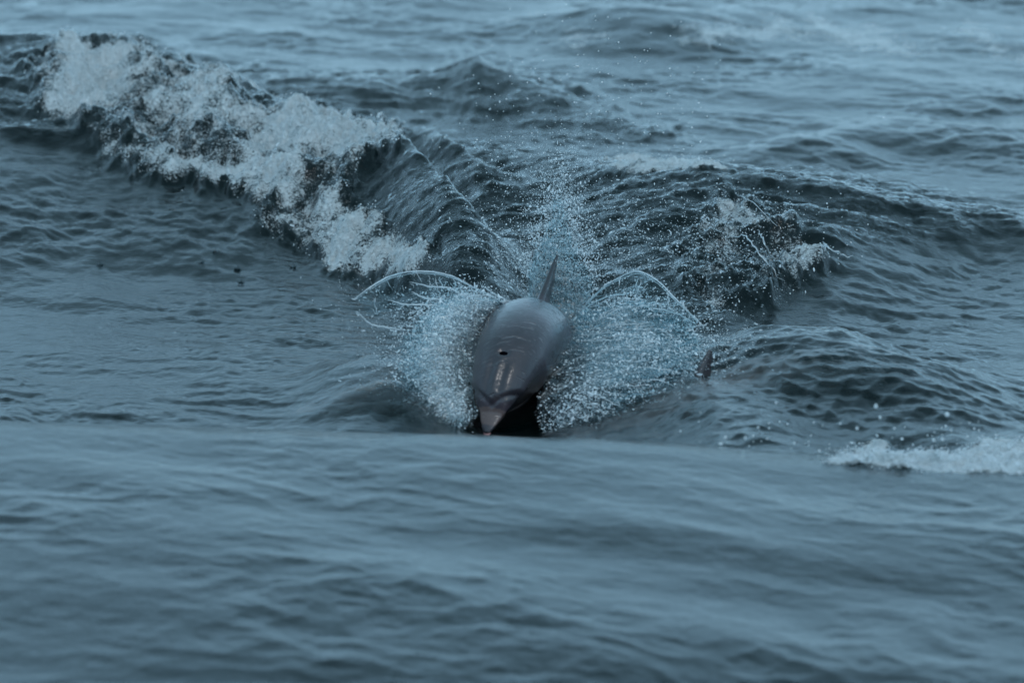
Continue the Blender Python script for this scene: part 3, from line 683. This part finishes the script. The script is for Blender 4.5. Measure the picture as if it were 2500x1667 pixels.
# ---- clear wings of water arching out over both curtains
def wing(label, att, rim, strandsets, seed, n=26):
    rt = root('water_arc', label, 'water arc')
    R_ = catmull(rim, 90)
    rad = .0036 * (1 + .8 * perlin(np.arange(90) / 6., np.zeros(90), seed)) * np.clip(np.sin(np.linspace(.25, 2.95, 90)) + .35, .3, 1)
    rad2 = rad * .5; R2_ = R_ + (catmull(att, 90) - R_) * (.06 + .05 * perlin(np.arange(90) / 14., np.zeros(90), seed + 3)[:, None])
    cur = [(R2_, rad2), (R_ + np.stack([.004 * perlin(np.arange(90) / 5., np.full(90, q), seed + 5) for q in (1., 5., 9.)], -1), rad)]
    tubes('rim', cur, M_RIM, rt)
    curtain('water_sheet', att, rim, (0, -.04, .03), rt, M_FILM, 150, 70, seed, 0.0, .012, 1.0, 1.2)
    cs = []
    for s_ in strandsets:
        Q = catmull(pts(s_), 50); Q += np.stack([.006 * perlin(np.arange(50) / 5., np.full(50, q), seed + 6) for q in (2., 6., 8.)], -1)
        cs.append((Q, .0038 * (1 + .5 * perlin(np.arange(50) / 4., np.zeros(50), seed + 8)).clip(.3, 2) * np.clip(np.sin(np.linspace(.1, 3.04, 50)) + .2, .2, 1)))
    cs += strands(att, rim, (0, -.04, .03), n, seed + 2, .0018, 1.0, (0, .5), (.2, .6))
    tubes('strands', cs, M_RIM, rt)['kind'] = 'stuff'
    return rt
wing('clear arc of water springing out left above the dolphin like a wing',
     pts([(900, 775, -.55), (950, 760, -.5), (1010, 752, -.45), (1070, 745, -.38), (1130, 742, -.3), (1190, 745, -.2), (1252, 752, -.1)]),
     pts([(868, 728, -.6), (905, 700, -.58), (960, 672, -.5), (1020, 662, -.42), (1090, 670, -.34), (1165, 706, -.22), (1250, 750, -.1)]),
     [[(1000, 688, -.5), (1050, 699, -.46), (1098, 704, -.4), (1130, 722, -.36), (1158, 742, -.3)], [(1005, 712, -.5), (1040, 728, -.48), (1080, 730, -.45)],
      [(948, 732, -.55), (985, 742, -.52), (1040, 744, -.5), (1090, 748, -.46)], [(872, 726, -.6), (866, 731, -.6), (858, 729, -.61)], [(870, 760, -.6), (905, 790, -.58), (950, 800, -.55), (990, 806, -.5)],
      [(1180, 700, -.25), (1215, 722, -.2), (1262, 745, -.1)], [(1190, 715, -.25), (1230, 740, -.2), (1262, 752, -.1)], [(1170, 725, -.25), (1210, 745, -.2), (1240, 752, -.1)]], 400)
wing('clear arc of water springing out right above the dolphin, bent down at its end',
     pts([(1405, 785, -.05), (1440, 778, -.1), (1490, 765, -.18), (1540, 760, -.22), (1590, 785, -.28), (1640, 800, -.32), (1690, 815, -.38)]),
     pts([(1410, 770, -.05), (1450, 722, -.08), (1500, 684, -.12), (1562, 663, -.18), (1598, 680, -.22), (1650, 730, -.3), (1706, 785, -.38)]),
     [[(1480, 742, -.2), (1540, 735, -.22), (1590, 755, -.25), (1622, 792, -.3)], [(1640, 812, -.33), (1680, 800, -.36), (1712, 795, -.38)], [(1590, 752, -.26), (1650, 765, -.3), (1700, 792, -.38)],
      [(1706, 785, -.38), (1718, 795, -.38), (1728, 788, -.38)], [(1465, 715, -.1), (1480, 694, -.12), (1500, 684, -.12)], [(1400, 790, -.05), (1440, 745, -.1), (1500, 720, -.15), (1560, 715, -.2)]], 420)
# the long falling edge at the far right of the splash
fe = root('water_arc', 'thin falling edge of water at the outer right end of the splash', 'water arc')
a_ = pts([(1560, 800, -.3), (1570, 830, -.32), (1585, 860, -.36), (1600, 880, -.4), (1640, 895, -.42)]); b_ = pts([(1690, 800, -.38), (1702, 835, -.40), (1708, 870, -.42), (1712, 905, -.44), (1716, 935, -.46)])
curtain('water_sheet', a_, b_, (0, -.05, .02), fe, M_CURT, 110, 80, 440, .02, .015, 1, 1.3)
tubes('rim', [(catmull(b_, 60), .0035 * np.linspace(1.2, .6, 60))] + strands(a_, b_, (0, -.05, .02), 40, 442, .0016), M_RIM, fe)

# ---- plume behind the fin
pl = root('water_plume', 'plume of fine spray standing up behind the dorsal fin', 'spray')
aP = pts([(1290, 770, .25), (1320, 772, .3), (1360, 775, .32), (1400, 780, .3), (1430, 785, .25)]); bP = pts([(1290, 660, .35), (1325, 580, .45), (1365, 500, .5), (1400, 590, .45), (1450, 690, .3)])
for k in range(2): curtain('water_sheet', aP, bP, (0, -.05 + .12 * k, 0), pl, M_CURT, 110, 120, 460 + k * 9, .2, .025, 1, .35)
Q, r, D_ = spray(aP, bP + (bP - aP) * .25, (0, 0, 0), 6500, .0010, .0045, 470, .9, .03, 1.15); drops('droplets', Q, r, D_, 1.3, M_DROP, pl)

# ---- loose spray hanging over the broken water
def cloud(n, px, py, y, spx, spy, r0, r1):
    out = []
    for _ in range(n):
        a, b = rng.normal(px, spx), rng.normal(py, spy); yy = rng.normal(y, .35)
        q = at_y(a, b, yy); out.append(q)
    Q = np.array(out); h = sea_height(Q[:, 0], Q[:, 1]); k = Q[:, 2] > h + .01
    Q = Q[k]; return Q, r0 * (r1 / r0) ** (rng.random(len(Q)) ** 2.5)
cl = [cloud(1700, 1365, 560, .9, 42, 85, .0014, .004), cloud(1300, 1330, 620, .7, 90, 55, .0014, .0045), cloud(1500, 1500, 600, 1.2, 130, 70, .0014, .0045), cloud(500, 1350, 430, 1.6, 90, 55, .0014, .004),
      cloud(900, 1800, 600, 2.2, 110, 70, .0018, .005), cloud(500, 1230, 560, 1., 90, 90, .0014, .004), cloud(260, 1450, 250, 3., 180, 100, .0016, .0045), cloud(500, 1700, 900, .2, 70, 60, .0016, .004), cloud(160, 900, 760, -.3, 60, 40, .0015, .0035)]
sp = drops('spray', np.vstack([c[0] for c in cl]), np.concatenate([c[1] for c in cl]), None, 1, M_DROP)
tag(sp, 'fine drops of spray hanging in the air over the broken water behind the dolphin', 'spray')

# ------------------------------------------------------------------ two more dolphins just under the surface
def under(label, sfin, finx, finy, yawdeg, depth):
    global FINH
    FINH = .17
    ss = np.linspace(0, 2.42, 60); c_, s_ = math.cos(R(yawdeg)), math.sin(R(yawdeg))
    xs = finx + (ss - sfin) * s_; ys = finy + (ss - sfin) * c_
    hz = base_height(xs, ys); hz = np.convolve(np.pad(hz, 9, 'edge'), np.ones(19) / 19, 'valid')     # the back follows the water over it
    hz -= .35 * np.clip(ss - 1.3, 0, 9) ** 1.5
    slope = np.degrees(np.arctan(np.gradient(hz, ss)))
    o, f = build_dolphin('dolphin', lambda q: R(1) * np.interp(q, ss, slope), lambda q: R(1) * np.full_like(q, yawdeg), (0, 0, 0), 0)
    p = f(sfin)[0]; top = p + f(sfin)[3] * .185
    off = np.array([finx - top[0], finy - top[1], np.interp(sfin, ss, hz) - depth - top[2]])
    me = o.data; co = np.empty(len(me.vertices) * 3); me.vertices.foreach_get('co', co); co = co.reshape(-1, 3) + off
    me.vertices.foreach_set('co', co.astype(np.float32).ravel()); me.update()
    me.materials.clear(); me.materials.append(M_SKIN2)
    for sg in (-1, 1):
        q, d, sd, up = f(.30); ellip('eye', q + off + sd * sg * .155 - up * .05, [d, up, sd], [.014, .010, .010], M_EYE, o)
    return tag(o, label, 'dolphin')
under('brownish dolphin gliding under the surface at right with only its fin tip poking out', 1.15, .86, -.86, 50, .035)
under('brownish dolphin gliding wholly under the surface left of the leaping one', .42, -.70, -.62, 62, .03)

# ------------------------------------------------------------------ drops and froth on the breaking waves
def foam_drops(name, label, maskkeys, px0, px1, py0, py1, n, lift, r0, r1, zz, seed_thr=.25):
    out = []
    A = np.stack([rng.uniform(px0, px1, n), rng.uniform(py0, py1, n)], -1)
    G = np.array([at_z(a, b, zz) for a, b in A]); x, y = G[:, 0], G[:, 1]
    m = masks(x, y); f = sum(m[k] for k in maskkeys)
    k = rng.random(n) * 1.1 < f - seed_thr * (f > .97) * rng.random(n)
    x, y = x[k], y[k]; z = sea_height(x, y) + rng.exponential(lift, len(x)) * (.3 + .7 * rng.random(len(x)))
    o = drops(name, np.stack([x, y, z], -1), r0 * (r1 / r0) ** (rng.random(len(x)) ** 2.4), None, 1, M_DROP)
    return tag(o, label, 'spray')
foam_drops('froth_drops', 'froth and drops flung up along the breaking wave at upper left', ['foamL'], 0, 1120, 80, 760, 17000, .018, .0012, .005, .2)
foam_drops('froth_drops', 'glassy drops flung up from the broken crest right of the dolphin', ['foamR', 'foamR2'], 1420, 2100, 380, 800, 7000, .03, .0013, .0055, .12)
foam_drops('froth_drops', 'white froth drops over the foam behind the near swell at lower right', ['foamBR'], 1940, 2600, 1040, 1200, 12000, .012, .0014, .0045, .25)

# ------------------------------------------------------------------ single drops, jets and ropes of water
def blob(name, c, r, material, seed, seg=12):
    rg = np.random.default_rng(seed); bm = bmesh.new(); bmesh.ops.create_icosphere(bm, subdivisions=2, radius=1)
    ax = rg.uniform(.8, 1.2, 3); ph = rg.uniform(0, 6, 3)
    for v in bm.verts:
        q = np.array(v.co); k = 1 + .12 * math.sin(3 * q[0] + ph[0]) + .1 * math.sin(3 * q[2] + ph[1]); v.co = Vector(q * ax * r * k)
    me = bpy.data.meshes.new(name); bm.to_mesh(me); bm.free(); me.materials.append(material); me.polygons.foreach_set('use_smooth', np.ones(len(me.polygons), bool))
    o = bpy.data.objects.new(name, me); COL.objects.link(o); o.location = c; return o
M_BIG = make_drop(.6, 'big_drop')
big = [(1770, 1068, .0085), (1759, 1083, .0085), (1819, 1068, .0065), (1895, 983, .006), (2138, 991, .008), (2312, 1012, .0095), (2149, 1019, .007), (2279, 1074, .007), (2301, 1072, .007),
       (2202, 1071, .006), (2092, 1045, .006), (1939, 1082, .006), (2393, 1071, .006), (2000, 1101, .006), (1851, 1043, .005), (1661, 1052, .005), (2184, 1045, .005), (1878, 1045, .005), (1877, 1033, .004)]
for _ in range(46): big.append((rng.uniform(1700, 2420), rng.normal(1070, 24), rng.uniform(.002, .0042)))
BIGL = {0: 'upper of the two big white drops close together, left of the lower right foam', 1: 'lower of the two big white drops close together, left of the lower right foam',
        2: 'white drop just right of the two big ones, left of the foam', 3: 'white drop highest over the submerged dolphin at right', 4: 'bright white drop high above the left part of the lower right foam',
        5: 'largest and highest white drop, far right above the foam', 6: 'white drop right below the bright one above the left part of the foam', 7: 'left of two white drops just above the foam crest',
        8: 'right of two white drops just above the foam crest', 12: 'white drop farthest right, low over the foam'}
for k, (a, b, r) in enumerate(big):
    y = rng.uniform(-3.1, -2.5); q = at_y(a, b, y)
    if q[2] < height_at(q[0], q[1]) + .01: continue
    tag(blob('water_drop', q, r, M_BIG, k), BIGL.get(k, 'tiny round drop flying above the water near the foam at lower right'), 'drop', 'drops flying above the foam at lower right')
# rain on the smooth water at left: each drop raises a little crown
for k, (a, b, l) in enumerate([(490, 538, 'small dark rain splash below the foot of the breaking foam'), (580, 660, 'small dark rain splash, upper of a close pair on the smooth left water'),
                            (588, 688, 'small dark rain splash, lower of a close pair on the smooth left water'), (245, 646, 'small dark rain splash alone on the smooth water at far left'),
                            (716, 650, 'small dark rain splash near the lower end of the foam'), (525, 552, 'flat dark rain splash beside another below the breaking foam'), (578, 546, 'small dark rain splash just right of the flat one')]):
    g = at_z(a, b, .05); z = height_at(g[0], g[1]); g = at_z(a, b + 6, z); cs = []; rg = np.random.default_rng(50 + k)
    g[2] = height_at(g[0], g[1])
    cs.append((catmull([g + [0, 0, -.01], g + [.003, 0, .012], g + [.001, 0, .030]], 12), np.interp(np.linspace(0, 1, 12), [0, .5, 1], [.007, .0035, .001])))
    for j in range(9):
        an = j / 9 * 6.28 + rg.uniform(-.3, .3); u_ = np.array([math.cos(an), math.sin(an), 0]); hh = rg.uniform(.006, .016)
        cs.append((catmull([g + u_ * .008 + [0, 0, -.006], g + u_ * .016 + [0, 0, hh * .6], g + u_ * .024 + [0, 0, hh]], 10), np.interp(np.linspace(0, 1, 10), [0, .6, 1], [.004, .002, .0008])))
    tag(tubes('rain_splash', cs, M_WATER, None), l, 'splash')
# jets standing on the breaking crest
def jet(a, b0, b1, y, label, k):
    rt = root('water_jet', label, 'water jet'); A = at_y(a, b0, y); B = at_y(a + 2, b1, y); rg = np.random.default_rng(80 + k); n = 26
    A[2] = min(A[2], height_at(A[0], A[1]) - .01)
    t_ = np.linspace(0, 1, n)[:, None]; P = A * (1 - t_) + B * t_ + np.concatenate([.006 * rg.normal(0, 1, (n, 1)).cumsum(0) * .3, np.zeros((n, 2))], 1)
    tubes('column', [(P, (.010 * (1 - .45 * t_[:, 0])) * (1 + .3 * rg.normal(0, 1, n)).clip(.4, 1.7))], M_DROP, rt)
    for j in range(4):
        o = blob('drop', B + rg.normal(0, .012, 3) + [0, 0, .012 * j], rg.uniform(.005, .011), M_DROP, 90 + j + 7 * k); o.parent = rt
yA = at_z(320, 118, .40)[1]
jet(292, 128, 104, yA, 'short jet of water on the crest at upper left, the left of a pair', 1)
jet(351, 132, 106, yA, 'short jet of water on the crest at upper left, the right of a pair', 2)
yB = at_z(930, 320, .34)[1]
jet(926, 325, 296, yB, 'short jet of water on the right end of the foaming crest', 3)
# the curled sheet on the back of the crest
bl = root('water_sheet', 'ribbed glassy shell of water curling over the crest at upper left', 'water sheet'); yC = at_z(460, 190, .38)[1]
a_ = pts([(425, 185, yC - .1), (440, 195, yC - .15), (455, 205, yC - .15), (475, 215, yC - .15), (500, 222, yC - .1)]); b_ = pts([(428, 176, yC), (445, 162, yC), (470, 158, yC), (495, 172, yC), (507, 205, yC)])
curtain('film', a_, b_, (0, -.12, .02), bl, M_CURT, 60, 40, 500, .02, .012, 1, 1.4)
tubes('rim', [(catmull(b_, 40), np.full(40, .005))] + [(catmull(a_ + (b_ - a_) * f + np.array([0, -.12, .02]) * math.sin(math.pi * f), 30), np.full(30, .003)) for f in (.3, .5, .7, .85)], M_RIM, bl)
# ropes of water thrown across the broken water at right
def rope(lst, label, k, r=.004):
    P = []
    for a, b in lst:
        g = at_z(a, b, .12); z = height_at(g[0], g[1]) + .02; g = at_z(a, b, z); P.append([g[0], g[1], z])
    Q = catmull(P, 70); Q += np.stack([.016 * perlin(np.arange(70) / 6., np.full(70, q), 600 + k) for q in (3., 7., 11.)], -1)
    rad = r * (1 + .9 * perlin(np.arange(70) / 3., np.zeros(70), 610 + k)).clip(.25, 2) * np.clip(np.sin(np.linspace(.1, 3.04, 70)) + .2, .2, 1)
    cs = [(Q, rad)]; rg = np.random.default_rng(700 + k)
    for j in range(0):
        i = rg.integers(5, 60); v = rg.normal(0, .06, 3); cs.append((catmull([Q[i], Q[i] + v * .6 + [0, 0, .015], Q[i] + v], 14), np.linspace(.5, .15, 14) * r))
    tag(tubes('water_rope', cs, M_DROPC, None), label, 'water rope')
rope([(1735, 432), (1765, 462), (1820, 486), (1865, 520), (1900, 552)], 'thin glassy rope of water slanting down below the foam-topped crest at right', 1)
rope([(2010, 590), (2030, 609), (2060, 622), (2080, 628)], 'short bright rope of water at the right tip of the broken water', 2)
rope([(1770, 580), (1800, 575), (1840, 600), (1880, 650), (1915, 690)], 'curved glassy rope of water hanging over the clear bulge at right', 3)
rope([(1850, 560), (1870, 600), (1890, 640), (1905, 670)], 'upright glassy rope of water right of the clear bulge', 4, .004)
